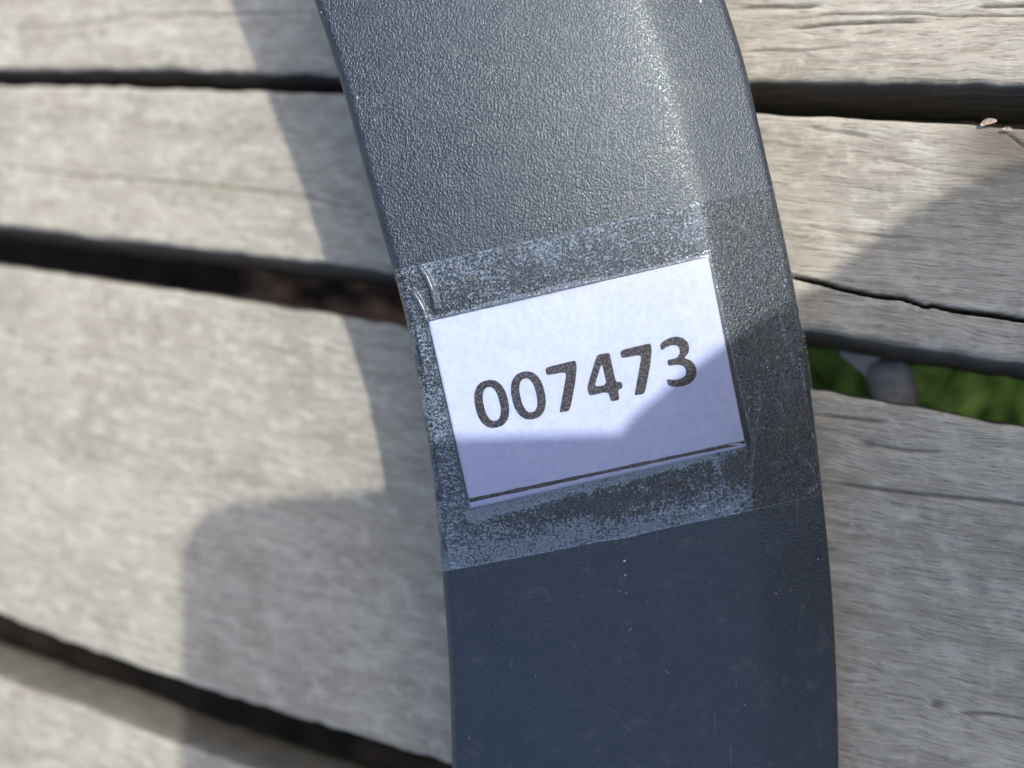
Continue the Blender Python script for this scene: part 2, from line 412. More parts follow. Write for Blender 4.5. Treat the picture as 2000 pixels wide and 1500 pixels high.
board(E['b3_top'], E['b3_low'], seed=37, cracks=[
    ([(1600,944),(1700,953),(1850,972),(1970,985),(2070,1000)], .35*mm, .4*mm, .55),
    ([(1680,864),(1760,878),(1850,885)], .3*mm, .4*mm, .5),
    ([(1712,1352),(1770,1360),(1815,1370)], .18*mm, .3*mm, .3),
    ([(1860,1395),(1950,1400),(2050,1415)], .3*mm, .4*mm, .5),
    ([(1610,815),(1700,822),(1740,824)], .3*mm, .4*mm, .5)],
    knots=[(1692,868,.0012,.55), (1715,1430,.0018,.4), (1830,1376,.0008,.9), (1912,1165,.0012,.3), (520,1420,.004,.2)])
board(E['b4_top'], shift(E['b4_top'], -.062), seed=41, fine=True, step=0.0005, slant_top=(-0.0015, -0.0015), sidek=0.45)
up_ = shift(E['b1_low'], .083)
for q in range(5):
    board(shift(up_, .07 + .075 * q), shift(up_, .075 * q), seed=53 + q, fine=False)
dn_ = shift(E['b4_top'], -.068)
for q in range(3):
    board(shift(dn_, -.073 * q), shift(dn_, -.068 - .073 * q), seed=71 + q, fine=False)

# under-structure: cross rails, legs, the peg and plate seen through the gap
def box(name, cx, cy, cz, sx, sy, sz, mat, parent, rot=0.0, bev=0.002, segs=2):
    bm = bmesh.new(); bmesh.ops.create_cube(bm, size=1)
    for v in bm.verts: v.co = Vector((v.co.x * sx, v.co.y * sy, v.co.z * sz))
    bmesh.ops.bevel(bm, geom=bm.edges[:], offset=bev, segments=segs, affect='EDGES', profile=0.6)
    me = bpy.data.meshes.new(name); bm.to_mesh(me); bm.free()
    o = link(name, me, mat, parent); o.location = (cx, cy, cz); o.rotation_euler = (0, 0, rot); return o
GROUND = -0.46
for x in (-0.62, 0.235):
    box('cross_rail', x, 0.05, -0.021 - 0.024, 0.04, 0.86, 0.046, M_GREY, tab)
    for y in (-0.32, 0.42):
        box('leg', x, y, (GROUND - 0.069) / 2, 0.04, 0.04, abs(GROUND) - 0.068, M_GREY, tab)
# peg: rounded end of a grey post standing under the gap
def px_at(px, py, z):
    """world point on the level z that the lens sees at this photograph position"""
    xi = (px - 1000) / FPX; eta = (750 - py) / FPX
    d = (H - z) / (CT + ST * xi)
    return Vector(cam2world(np.array(xi * d), np.array(eta * d), np.array(-d)))
pk = px_at(1745, 757, -0.019)
bm = bmesh.new(); bmesh.ops.create_cube(bm, size=1)
for v in bm.verts: v.co = Vector((v.co.x * .0088, v.co.y * .0115, v.co.z * .07))
bmesh.ops.bevel(bm, geom=bm.edges[:], offset=0.0036, segments=6, affect='EDGES', profile=0.5)
for v in bm.verts:
    f = 1 + 0.05 * math.sin(v.co.z * 300 + v.co.x * 500)
    v.co.x *= f; v.co.y *= f
me = bpy.data.meshes.new('support_peg'); bm.to_mesh(me); bm.free()
peg = link('support_peg', me, M_GREY, tab); peg.location = (pk.x, pk.y, pk.z - 0.034); peg.rotation_euler = (0.0, 0.0, 0.22)
tag(peg, 'rounded grey peg below the gap')
a = px_at(1642, 694, -0.0215); b = px_at(1722, 690, -0.0215); c = px_at(1706, 740, -0.0215); d = px_at(1692, 736, -0.0215)
th = Vector((0, 0, -0.0015))
up = [a + Vector((0, .006, 0)), b + Vector((0, .006, 0)), b, c, d, a]
vs = up + [p + th for p in up]
fs = [(0, 5, 4, 3, 2, 1), (6, 7, 8, 9, 10, 11)] + [(i, (i + 1) % 6, 6 + (i + 1) % 6, 6 + i) for i in range(6)]
mesh_obj('bracket_plate', vs, fs, M_ZINC, tab, smooth=False)

# ------------------------------------------------------------------ ground under the table
S = 12.0
nn = 60
gx = np.concatenate([-np.geomspace(S, 0.7, 20), np.linspace(-0.65, 0.65, 60), np.geomspace(0.7, S, 20)])
GX, GY = np.meshgrid(gx, gx, indexing='ij')
GZ = GROUND + 0.006 * vn(GX * 14, GY * 14, 3) + 0.003 * vn(GX * 40, GY * 40, 4)
g = grid_mesh('ground', np.stack([GX, GY, GZ], -1), M_SOIL); tag(g, kind='structure')

def blades(n, xr, yr, hmin, hmax, seed):
    r = np.random.default_rng(seed)
    x = r.uniform(*xr, n); y = r.uniform(*yr, n); keep = (vn(x * 9, y * 9, seed) + 0.9 * r.random(n)) > 0.05
    x = x[keep]; y = y[keep]; n = len(x)
    h = r.uniform(hmin, hmax, n); an = r.uniform(0, 2 * math.pi, n); w = r.uniform(.0010, .0028, n); lean = r.uniform(.1, .9, n) * h
    dx = np.cos(an); dy = np.sin(an); z0 = GROUND - 0.004
    P = np.zeros((n, 5, 3))
    px_, py_ = -dy * w, dx * w
    P[:, 0] = np.stack([x - px_, y - py_, np.full(n, z0)], 1); P[:, 1] = np.stack([x + px_, y + py_, np.full(n, z0)], 1)
    mx, my = x + dx * lean * .35, y + dy * lean * .35
    P[:, 2] = np.stack([mx - px_ * .8, my - py_ * .8, z0 + h * .6], 1); P[:, 3] = np.stack([mx + px_ * .8, my + py_ * .8, z0 + h * .6], 1)
    P[:, 4] = np.stack([x + dx * lean, y + dy * lean, z0 + h], 1)
    me = bpy.data.meshes.new('grass')
    b = (np.arange(n) * 5)[:, None]
    q = (b + np.array([0, 1, 3, 2])).ravel(); t = (b + np.array([2, 3, 4])).ravel()
    me.vertices.add(n * 5); me.vertices.foreach_set('co', P.ravel())
    me.loops.add(len(q) + len(t)); me.loops.foreach_set('vertex_index', np.concatenate([q, t]).astype(np.int32))
    me.polygons.add(2 * n); me.polygons.foreach_set('loop_start', np.concatenate([np.arange(n) * 4, 4 * n + np.arange(n) * 3]).astype(np.int32))
    me.update(calc_edges=True)
    o = link('grass', me, M_GRASS)
    add_attr(o, 'tone', np.repeat(np.clip(0.5 + 0.5 * vn(x * 20, y * 20, seed + 1) + r.normal(0, .25, n), 0, 1), 5))
    return o
gr = blades(30000, (-0.15, 0.8), (-0.55, 0.09), .03, .10, 5)
tag(gr, 'green grass growing below the table, seen through the gap', 'grass', kind='stuff')
# brown leaf litter and pale stones on the soil below the left gap
vs, fs = [], []
r_ = random.Random(3)
for i in range(170):
    x = r_.uniform(-0.45, -0.26); y = r_.uniform(-0.04, 0.16); s = r_.uniform(.004, .011); a = r_.uniform(0, 6.28)
    z = GROUND + r_.uniform(.008, .016); b = len(vs)
    for (u, v, w) in ((-1, 0, 0), (-.3, .5, .25), (.5, .4, .2), (1.1, 0, .1), (.5, -.4, .25), (-.3, -.5, .2), (.1, 0, 0)):
        vs.append((x + s * (u * math.cos(a) - v * math.sin(a)), y + s * (u * math.sin(a) + v * math.cos(a)), z + s * w))
    fs += [(b + k, b + (k + 1) % 6, b + 6) for k in range(6)]
lit = mesh_obj('leaf_litter', vs, fs, M_LEAFLIT); tag(lit, 'brown fallen leaves scattered on the dark soil below the table', 'leaf litter', kind='stuff')

# ------------------------------------------------------------------ the curved black plastic bar
def spl(pts):
    """natural cubic through (y, x) points, straight beyond the ends"""
    p = np.array(pts, float); t = p[:, 0]; v = p[:, 1]; n = len(t)
    hh = np.diff(t); A = np.zeros((n, n)); B = np.zeros(n); A[0, 0] = A[-1, -1] = 1
    for i in range(1, n - 1):
        A[i, i - 1] = hh[i - 1]; A[i, i] = 2 * (hh[i - 1] + hh[i]); A[i, i + 1] = hh[i]
        B[i] = 6 * ((v[i + 1] - v[i]) / hh[i] - (v[i] - v[i - 1]) / hh[i - 1])
    m = np.linalg.solve(A, B)
    def f(x):
        x = np.asarray(x, float); xc = np.clip(x, t[0], t[-1])
        i = np.clip(np.searchsorted(t, xc) - 1, 0, n - 2); h = hh[i]; a = (t[i + 1] - xc) / h; b = (xc - t[i]) / h
        y = a * v[i] + b * v[i + 1] + ((a ** 3 - a) * m[i] + (b ** 3 - b) * m[i + 1]) * h * h / 6
        s0 = (v[1] - v[0]) / hh[0] - hh[0] * m[1] / 6; s1 = (v[-1] - v[-2]) / hh[-1] + hh[-1] * m[-2] / 6
        return y + np.where(x < t[0], (x - t[0]) * s0, 0) + np.where(x > t[-1], (x - t[-1]) * s1, 0)
    return f
xL = spl([(0,613),(110,650),(290,701),(460,748),(600,788),(820,829),(1000,853),(1120,864),(1300,877),(1500,883)])
xR = spl([(0,1415),(110,1450),(230,1479),(370,1511),(540,1547),(680,1571),(800,1588),(960,1606),(1100,1620),(1260,1631),(1400,1636),(1500,1638)])
xC = spl([(0,1256),(130,1297),(300,1343),(400,1371),(500,1393),(680,1430),(868,1462),(1000,1475),(1200,1491),(1500,1501)])
S1, S2, WC = math.tan(math.radians(1.5)), math.tan(math.radians(19)), 22.0
def base_depth(y):
    s = (np.clip(y, -80, 1580) - 280) / 11.8 * mm
    return 0.1635 + s * s / (2 * 0.80)
def depth(x, y):
    """distance along the view axis of the bar's outer face, metres"""
    t = x - xC(y); k = 0.165 / FPX
    return base_depth(y) + k * ((S2 - S1) / 2 * t + (S2 + S1) / 2 * np.sqrt(t * t + WC * WC)) + k * 0.00010 * np.minimum(t, 0) ** 2
RL, RR = 17.0, 12.0    # edge rounding, in 1/11.8 mm
def cross(y, q):
    """outer skin; q 0-1 left wall, 1-2 left rounding, 2-3 face, 3-4 right rounding, 4-5 right wall -> camera-frame points"""
    y = np.asarray(y, float); q = np.asarray(q, float) + 0 * y; y = y + 0 * q
    l, r = xL(y), xR(y); k = 0.165 / FPX
    a1 = np.clip(q - 1, 0, 1) * math.pi / 2; a4 = np.clip(4 - q, 0, 1) * math.pi / 2
    u = np.clip(q - 2, 0, 1)
    x = l + RL + (r - RR - l - RL) * u
    x = np.where(q < 2, l + RL * (1 - np.cos(a1)), x); x = np.where(q > 3, r - RR * (1 - np.cos(a4)), x)
    d = depth(x, y)
    d = d + np.where(q < 2, k * RL * (1 - np.sin(a1)), 0) + np.where(q > 3, k * RR * (1 - np.sin(a4)), 0)
    X = (x - 1000) / FPX * d; Yc = (750 - y) / FPX * d
    wl = np.clip(1 - q, 0, 1) * 0.009; wr = np.clip(q - 4, 0, 1) * 0.0030
    return np.stack([X, Yc, -(d + wl + wr)], -1)
def to_world(P): return cam2world(P[..., 0], P[..., 1], P[..., 2])
def skin_pt(y, q, off=0.0):
    """world point on the bar's skin pushed out by off metres"""
    P = to_world(cross(y, q))
    if np.any(off):
        e = 0.01
        dq = to_world(cross(y, q + e)) - to_world(cross(y, q - e)); dy = to_world(cross(y + 2, q)) - to_world(cross(y - 2, q))
        n = np.cross(dq, dy); n /= np.linalg.norm(n, axis=-1, keepdims=True) + 1e-12
        s = np.sign(np.sum(n * np.array([ST * 0.3, 0, 1.0]), -1, keepdims=True)); 
        n = -n
        P = P + n * (np.asarray(off)[..., None] if np.ndim(off) else off)
    return P

bar = tag(empty('curved_plastic_bar'), 'curved black pebbled plastic bar with a numbered paper label taped on', 'plastic bar')
ys = np.linspace(-520, 2050, 300)
qo = np.concatenate([np.linspace(0, 1, 5)[:-1], np.linspace(1, 2, 9)[:-1], np.linspace(2, 3, 150)[:-1], np.linspace(3, 4, 8)[:-1], np.linspace(4, 5, 4)])
YY, QQ = np.meshgrid(ys, qo, indexing='ij')
outer = cross(YY, QQ)
qi = np.linspace(4.5, 0.3, 26); YI, QI = np.meshgrid(ys, qi, indexing='ij')
inner = cross(YI, np.clip(QI, 1.6, 3.6)); inner[..., 2] -= 0.0028
inner[:, 0] = outer[:, -1]; inner[:, 0, 0] -= 0.0016
inner[:, -1] = outer[:, 0]; inner[:, -1, 0] += 0.0024
full = np.concatenate([outer, inner], 1)
shell = grid_mesh('shell', to_world(full), M_PLASTIC, bar, wrap=True, caps=True)
ed = np.concatenate([np.clip(1 - np.abs(QQ - 1.2) / 0.9, 0, 1), np.zeros_like(YI)], 1)
add_attr(shell, 'edge', ed.ravel())

def on_face(px, py, off):
    """world points on the bar's face at traced photograph positions, lifted by off"""
    px = np.asarray(px, float); py = np.asarray(py, float)
    d = depth(px, py)
    d0 = np.stack([(px - 1000) / FPX * d, (750 - py) / FPX * d, -d], -1)
    e = 4.0
    def pt(a, b):
        dd = depth(a, b); return np.stack([(a - 1000) / FPX * dd, (750 - b) / FPX * dd, -dd], -1)
    n = np.cross(pt(px + e, py) - pt(px - e, py), pt(px, py - e) - pt(px, py + e)); n /= np.linalg.norm(n, axis=-1, keepdims=True)
    return to_world(d0 + n * off)

# label ---------------------------------------------------------------
TL, TR, BR, BL = map(np.array, ((835., 627.), (1384., 499.), (1458., 872.), (918., 994.)))
def lab(u, v):
    return (TL * (1 - u) + TR * u) * (1 - v) + (BL * (1 - u) + BR * u) * v
n1, n2 = 90, 60
U, V = np.meshgrid(np.linspace(0, 1, n1), np.linspace(0, 1, n2), indexing='ij')
LP = lab(U[..., None], V[..., None])
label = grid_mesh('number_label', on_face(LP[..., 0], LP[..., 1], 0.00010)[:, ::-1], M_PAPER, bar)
tag(label, 'white paper label printed 007473')
# paper thickness
so = label.modifiers.new('thickness', 'SOLIDIFY'); so.thickness = 0.00009; so.offset = -1

def chaikin(p, k=2):
    p = np.array(p, float)
    for _ in range(k):
        q = np.roll(p, -1, 0); L = np.linalg.norm(q - p, axis=1, keepdims=True)
        c = np.minimum(0.25, 5.0 / np.maximum(L, 1e-6))      # keep corners tight
        p = np.stack([p * (1 - c) + q * c, p * c + q * (1 - c)], 1).reshape(-1, 2)
    return p
def flat_print(name, outline, holes=(), off=0.000122):
    loops = [np.array(outline)] + [np.array(h) for h in holes]
    tris = tessellate_polygon([[Vector((x, -y, 0)) for x, y in l] for l in loops])
    allp = np.concatenate(loops); W_ = on_face(allp[:, 0], allp[:, 1], off)
    T = []
    for t in tris:
        a, b, c = (allp[i] for i in t)
        cr = (b[0] - a[0]) * (-(c[1] - a[1])) - (-(b[1] - a[1])) * (c[0] - a[0])
        T.append(t if cr > 0 else t[::-1])
    return mesh_obj(name, W_, T, M_TONER, label, smooth=False)
def crop(p): return [(900 + x / 4, 630 + y / 4) for x, y in p]
AN = math.radians(12.4)
def ring(cx, cy, a, b, e, n=56):
    o = []
    for i in range(n):
        t = 2 * math.pi * i / n; c, s = math.cos(t), math.sin(t)
        x = a * math.copysign(abs(c) ** (2 / e), c); y = b * math.copysign(abs(s) ** (2 / e), s)
        o.append((cx + x * math.cos(AN) + y * math.sin(AN) , cy - x * math.sin(AN) + y * math.cos(AN)))
    return o
for cx, cy in ((960.6, 788.8), (1032.0, 772.2)):
    flat_print('digit', ring(cx, cy, 32.6, 47.2, 2.35), [ring(cx, cy, 15.6, 33.5, 2.35)])
seven = [(658,352),(888,296),(898,303),(907,345),(896,460),(862,640),(848,688),(830,694),(776,702),(772,696),(828,384),(683,411),(668,405)]
flat_print('digit', chaikin(crop(seven)))
four = [(1060,262),(1085,246),(1155,236),(1163,242),(1212,468),(1250,459),(1262,480),(1263,512),(1226,524),(1241,598),(1225,608),(1178,614),(1170,606),(1150,538),(1020,570),(1003,566),(992,530),(988,498)]
flat_print('digit', chaikin(crop(four)), [chaikin(crop([(1101,316),(1043,502),(1139,486)]), 1)])
flat_print('digit', chaikin(crop([(x + 585, y - 134) for x, y in seven])))
three = [(1554,170),(1590,140),(1640,115),(1690,108),(1740,120),(1775,155),(1786,200),(1775,245),(1740,277),(1790,290),(1830,330),(1844,380),(1835,430),(1800,470),(1750,495),(1690,504),(1640,500),(1617,485),(1608,450),(1615,442),(1660,448),(1710,442),(1750,420),(1762,385),(1750,350),(1715,330),(1670,330),(1625,340),(1614,318),(1614,290),(1660,285),(1695,268),(1712,235),(1705,195),(1680,175),(1640,178),(1600,195),(1572,219),(1562,208)]
flat_print('digit', chaikin(crop(three)))
def strip(p0, p1, w0, w1, n=40):
    """thin printed line with slightly uneven edges"""
    p0 = np.array(p0, float); p1 = np.array(p1, float); t = np.linspace(0, 1, n)[:, None]
    c = p0 + (p1 - p0) * t; d = (p1 - p0) / np.linalg.norm(p1 - p0); nn_ = np.array([-d[1], d[0]])
    w = (w0 + (w1 - w0) * t) / 2 * (1 + 0.12 * rng.normal(size=(n, 1)))
    return np.concatenate([c + nn_ * w, (c - nn_ * w)[::-1]])
flat_print('border_line', strip((916.5, 977.5), (1454, 863.5), 8.0, 7.0))
flat_print('border_line', strip((836, 629.5), (914.5, 976), 2.6, 3.2))
flat_print('border_line', strip((838, 627.5), (1382, 500.8), 1.6, 2.4))
flat_print('border_line', strip((1384, 503), (1455.5, 863), 1.8, 2.4))

# tape ---------------------------------------------------------------
def y_top(x): return np.interp(x, [740, 780, 1170, 1366, 1515, 1560], [535, 526, 440, 395, 362, 352])
def y_bot(x): return np.interp(x, [840, 868, 1060, 1235, 1450, 1612, 1660], [1122, 1116, 1080, 1045, 1001, 965, 954])
ns, nt = 420, 330
qs = np.concatenate([np.linspace(0.35, 1, 8)[:-1], np.linspace(1, 2, 16)[:-1], np.linspace(2, 3, ns - 40)[:-1], np.linspace(3, 4, 12)[:-1], np.linspace(4, 4.6, 7)])
ts = np.linspace(0, 1, nt)
T_, Q_ = np.meshgrid(ts, qs, indexing='ij')
Yv = np.full_like(T_, 700.0)
for _ in range(12):
    x = np.where(Q_ < 2, xL(Yv) + RL * np.clip(Q_ - 1, 0, 1), np.where(Q_ > 3, xR(Yv) - RR * np.clip(4 - Q_, 0, 1), xL(Yv) + RL + (xR(Yv) - xL(Yv) - RL - RR) * np.clip(Q_ - 2, 0, 1)))
    yb = y_bot(x) + 3.0 * np.exp(-((x - 1225) / 40) ** 2)
    Yv = y_top(x) * (1 - T_) + yb * T_
tx, ty = x, Yv
# where is the label under it
ex = TR - TL; ey = BL - TL
den = ex[0] * ey[1] - ex[1] * ey[0]
dx_, dy_ = tx - TL[0], ty - TL[1]
lu = (dx_ * ey[1] - dy_ * ey[0]) / den; lv = (ex[0] * dy_ - ex[1] * dx_) / den
du = np.maximum(np.maximum(-lu, lu - 1) * 564, 0); dv = np.maximum(np.maximum(-lv, lv - 1) * 372, 0)
dl = np.hypot(du, dv)                                # distance outside the label
onl = np.clip(1 - dl / 4, 0, 1)
lift = 0.00007 + 0.00012 * np.clip(1 - dl / 10, 0, 1)
lift += 0.000012 * vn(tx / 60, ty / 60, 5) * onl
# tent beside the label's bottom and top edges where the film bridges the paper's thickness
def ridge(pts, w, h):
    """raised fold along a polyline"""
    g_ = np.zeros_like(tx)
    for (a, b) in zip(pts[:-1], pts[1:]):
        a = np.array(a, float); b = np.array(b, float); L = np.linalg.norm(b - a)
        s = np.clip(((tx - a[0]) * (b[0] - a[0]) + (ty - a[1]) * (b[1] - a[1])) / L ** 2, 0, 1)
        dd = np.hypot(tx - a[0] - s * (b[0] - a[0]), ty - a[1] - s * (b[1] - a[1]))
        g_ = np.maximum(g_, np.exp(-(dd / w) ** 2))
    return g_ * h
fold = ridge([(822,522),(835,541),(845,565),(851,592),(851,600)], 5.5, 0.00055) + ridge([(809,572),(820,588),(829,606),(834,622)], 5.0, 0.00055)
fold += ridge([(880,845),(868,885),(858,930),(856,975)], 4.0, 0.00022) + ridge([(1478,780),(1470,850),(1466,930),(1463,998)], 3.0, 0.00012)
fold += ridge([(960,596),(1060,572),(1140,553)], 5.0, 0.00010)
for i in range(9):
    yy = 600 + i * 55 + random.uniform(-15, 15); xx = float(xL(yy)) + random.uniform(8, 26)
    fold += ridge([(xx, yy), (xx + random.uniform(4, 14), yy + random.uniform(30, 55))], 3.0, 0.00008)
lift = lift + fold
air = 0.46 + 0.20 * vn(tx / 80, ty / 45, 1) + 0.12 * vn(tx / 22, ty / 22, 2)
air += 0.12 * vn(tx / 26, ty / 14, 12)
air += np.where(ty > y_bot(tx) - 75, 0.35, 0) * np.clip((ty - (y_bot(tx) - 75)) / 60, 0, 1) * (tx < 1470)
below = (lv > 1) & (lu > -0.02)
air -= 0.35 * below * np.exp(-(((lv - 1) * 372 - 45) / 28) ** 2) * np.clip((tx - 960) / 150, 0, 1)
air += 0.55 * below * (dl < (26 - 0.028 * (tx - 900))) * np.clip((1400 - tx) / 60, 0, 1)
air += 0.55 * (lv < 0) * (dl < 7 + 4 * vn(tx / 40, ty * 0, 6))
facet = tx > xC(ty) - 4
air = np.where(facet, 0.07 + 0.10 * vn(tx / 40, ty / 60, 8), air)
air -= 0.10 * (lv < 0) * np.clip((ty - y_top(tx) - 20) / 60, 0, 1)
air = np.clip(air, 0.02, 1.0)
air += ridge([(1400,905),(1406,925)], 7, 0.7) + ridge([(1150,962),(1152,972)], 7, 0.5) + ridge([(1256,955),(1258,962)], 6, 0.4) + ridge([(1300,900),(1400,893)], 7, 0.5)
air = np.clip(air, 0.0, 1.1)
Dt = np.minimum(ty - y_top(tx), y_bot(tx) - ty)
rim = np.clip(1 - Dt / 2.6, 0, 1) * 0.9 + np.clip(fold / 0.00042, 0, 1) * 0.35
rim += np.exp(-(dl - 2.5) ** 2 / 3) * (0.25 + 0.25 * (lu > 1))
scuff = np.zeros_like(tx)
for p_, w_ in (([(1520,600),(1528,640),(1540,690)],2.2), ([(1524,642),(1534,668),(1556,722)],2.6), ([(1495,690),(1500,732)],1.8), ([(1485,760),(1482,800),(1474,860),(1467,930),(1463,998)],1.8),
               ([(1518,784),(1536,817)],2.2), ([(1527,730),(1537,764)],1.6), ([(1572,820),(1588,858)],2.0), ([(1556,866),(1573,906)],2.4), ([(1560,700),(1572,760)],1.6), ([(1578,900),(1592,930)],1.8),
               ([(1500,906),(1512,903),(1530,908)],1.8), ([(1366,935),(1372,900)],1.6), ([(1340,1001),(1362,992),(1384,984)],3.0), ([(1396,1000),(1424,991),(1450,990)],3.2), ([(1372,1010),(1410,1006),(1448,1000)],3.4),
               ([(1250,1012),(1300,1000)],2.6), ([(848,960),(862,1010),(866,1080)],3.0), ([(842,900),(850,960)],2.4), ([(820,745),(850,860)],1.6), ([(880,845),(866,892),(858,935),(856,980)],2.0), ([(1594,948),(1582,958)],5.0), ([(1545,570),(1556,640),(1570,720)],1.4)):
    scuff = np.maximum(scuff, ridge(p_, w_, 1.0))
lines = np.clip(1 - np.abs(Q_ - 2.0) / 0.10, 0, 1) * (lu < 0) * np.clip((ty - 560) / 60, 0, 1)
P = skin_pt(ty, Q_, lift)
# the last stretch beyond the right edge stands free as a narrow lip
free = np.clip((Q_ - 3.75) / 0.85, 0, 1)
last = skin_pt(ty, np.minimum(Q_, 3.75), lift)
sl = last - skin_pt(ty, np.minimum(Q_, 3.70), lift)
sl /= np.linalg.norm(sl, axis=-1, keepdims=True) + 1e-12
fr_ = free[..., None]
P = np.where(Q_[..., None] > 3.75, last + (sl * np.array([1.3, 1, 0.25])) * 0.0013 * fr_, P)
tape = grid_mesh('packing_tape', P, M_TAPE, bar)
tag(tape, 'strip of clear glossy packing tape over the label')
for n_, v_ in (('air', air), ('onlabel', np.clip(np.maximum(onl, fold / 0.00015), 0, 1)), ('rim', np.clip(rim, 0, 1)), ('lines', lines), ('scuff', scuff)): add_attr(tape, n_, v_.ravel())

vs, fs = [], []
rr = random.Random(11)
def speck(px, py, s, L=1.0, ang=0.0):
    c0 = on_face(px, py, 0.00012 if py < 500 or py > 1130 else 0.0003); b = len(vs)
    ca, sa = math.cos(ang), math.sin(ang)
    for u, v, w in ((-L, 0, 0), (0, -1, 0), (L, 0, 0), (0, 1, 0), (0, 0, 1.0), (0, 0, -.5)):
        vs.append((c0[0] + s * (u * ca - v * sa), c0[1] + s * (u * sa + v * ca), c0[2] + s * w * .6))
    fs.extend([(b, b + 1, b + 4), (b + 1, b + 2, b + 4), (b + 2, b + 3, b + 4), (b + 3, b, b + 4), (b + 1, b, b + 5), (b + 2, b + 1, b + 5), (b + 3, b + 2, b + 5), (b, b + 3, b + 5)])
for px, py, s in ((732, 235, .00022), (792, 475, .0002), (1129, 1097, .0001), (1210, 1154, .00012), (1046, 1319, .00012), (1455, 1376, .00013), (1185, 1203, .0001), (968, 1222, .0001), (628, 25, .0002)):
    speck(px, py, s)
for _ in range(70):
    y = rr.choice([rr.uniform(10, 480), rr.uniform(1130, 1490), rr.uniform(1130, 1490)]); x = rr.uniform(float(xL(y)) + 25, float(xR(y)) - 25)
    speck(x, y, rr.uniform(.00003, .00008), rr.choice([1, 1, 1.5, 7]), rr.uniform(0, 3.1))
grit = mesh_obj('dust_specks', vs, fs, M_PEB, bar); grit['kind'] = 'stuff'

# ------------------------------------------------------------------ small debris
def curl(cx, cy, s, rot, seed):
    rr = random.Random(seed); P = np.zeros((9, 5, 3))
    for i in range(9):
        for j in range(5):
            u = (i / 8 - .5) * 2; v = (j / 4 - .5) * (1 - u * u * .7)
            a = v * 2.2 + .3 * math.sin(u * 3 + seed)
            x, y, z = u * s, math.sin(a) * s * .45, s * .5 * (1 - math.cos(a)) + s * .12 * rr.random()
            P[i, j] = (cx + x * math.cos(rot) - y * math.sin(rot), cy + x * math.sin(rot) + y * math.cos(rot), z + 0.0001)
    return P
a, b = px2table(1930, 239)
lf = grid_mesh('leaf_crumb', curl(float(a), float(b), .0013, 0.25, 2), M_CRUMB)
tag(lf, 'curled tan leaf crumb caught at the board edge by the upper right gap', 'leaf')
a, b = px2table(1968, 252)
lf2 = grid_mesh('leaf_crumb', curl(float(a), float(b), .0008, 2.9, 5), M_CRUMB)
tag(lf2, 'smaller brown leaf crumb right of the curled tan one, beside the knot', 'leaf')
def pebble(px, py, s, lab_, cat='grit'):
    a, b = px2table(px, py); bm = bmesh.new(); bmesh.ops.create_icosphere(bm, subdivisions=2, radius=s)
    for v in bm.verts: v.co *= 1 + 0.25 * math.sin(v.co.x * 9000 + px) * math.cos(v.co.y * 7000); v.co.z *= 0.55
    me = bpy.data.meshes.new('grit_speck'); bm.to_mesh(me); bm.free(); o = link('grit_speck', me, M_PEB); o.location = (float(a), float(b), s * .4)
    tag(o, lab_, cat); return o
pebble(580, 749, .00085, 'pale yellowish speck of grit on the wide board left of the bar')
pebble(1871, 1050, .00028, 'tiny white speck on the shaded wide board right of the bar, nearer the gap')
pebble(1863, 1063, .00026, 'tiny white speck just below its neighbour on the shaded right board')

# ------------------------------------------------------------------ the photographer's phone and hand: they cast the shadow on label and boards
def cm(x, y, z): return Vector(cam2world(np.array(x * mm), np.array(y * mm), np.array(z * mm)))
FR = Matrix(((CT, 0, ST, 0), (0, 1, 0, 0), (-ST, 0, CT, H), (0, 0, 0, 1)))
phone = tag(empty('mobile_phone'), 'silver mobile phone held level above the bar, casting its shadow over the label', 'phone')
phone.matrix_world = FR
def slab(name, x0, x1, y0, y1, z0, z1, rad, mat, parent, bev=1.5):
    pts = []
    for cx, cy, a0 in ((x1 - rad, y1 - rad, 0), (x0 + rad, y1 - rad, 90), (x0 + rad, y0 + rad, 180), (x1 - rad, y0 + rad, 270)):
        for i in range(9):
            t = math.radians(a0 + 90 * i / 8); pts.append((cx + rad * math.cos(t), cy + rad * math.sin(t)))
    bm = bmesh.new(); vs_ = [bm.verts.new((x * mm, y * mm, z0 * mm)) for x, y in pts]; f = bm.faces.new(vs_)
    e = bmesh.ops.extrude_face_region(bm, geom=[f])
    for v in e['geom']:
        if isinstance(v, bmesh.types.BMVert): v.co.z = z1 * mm
    bmesh.ops.recalc_face_normals(bm, faces=bm.faces)
    hor = [ed_ for ed_ in bm.edges if abs(ed_.verts[0].co.z - ed_.verts[1].co.z) < 1e-7]
    bmesh.ops.bevel(bm, geom=hor, offset=bev * mm, segments=3, affect='EDGES')
    me = bpy.data.meshes.new(name); bm.to_mesh(me); bm.free()
    return link(name, me, mat, parent, smooth=False)
PX0, PX1, PY0, PY1 = -1.5, 145, -27, 47
slab('phone_body', PX0, PX1, PY0, PY1, 5, 12.6, 11, M_PHONE, phone)
slab('screen', PX0 + 2, PX1 - 2, PY0 + 2, PY1 - 2, 12.62, 12.8, 9, M_GLASS, phone, 0.05)
slab('camera_bump', PX0 + 3, PX0 + 34, PY1 - 38, PY1 - 5, 3.4, 4.98, 8, M_PHONE, phone, 0.5)
for lx, ly in ((PX0 + 12, PY1 - 14), (PX0 + 25, PY1 - 28)):
    slab('camera_lens', lx - 6.5, lx + 6.5, ly - 6.5, ly + 6.5, 2.6, 3.38, 6.4, M_GLASS, phone, 0.3)

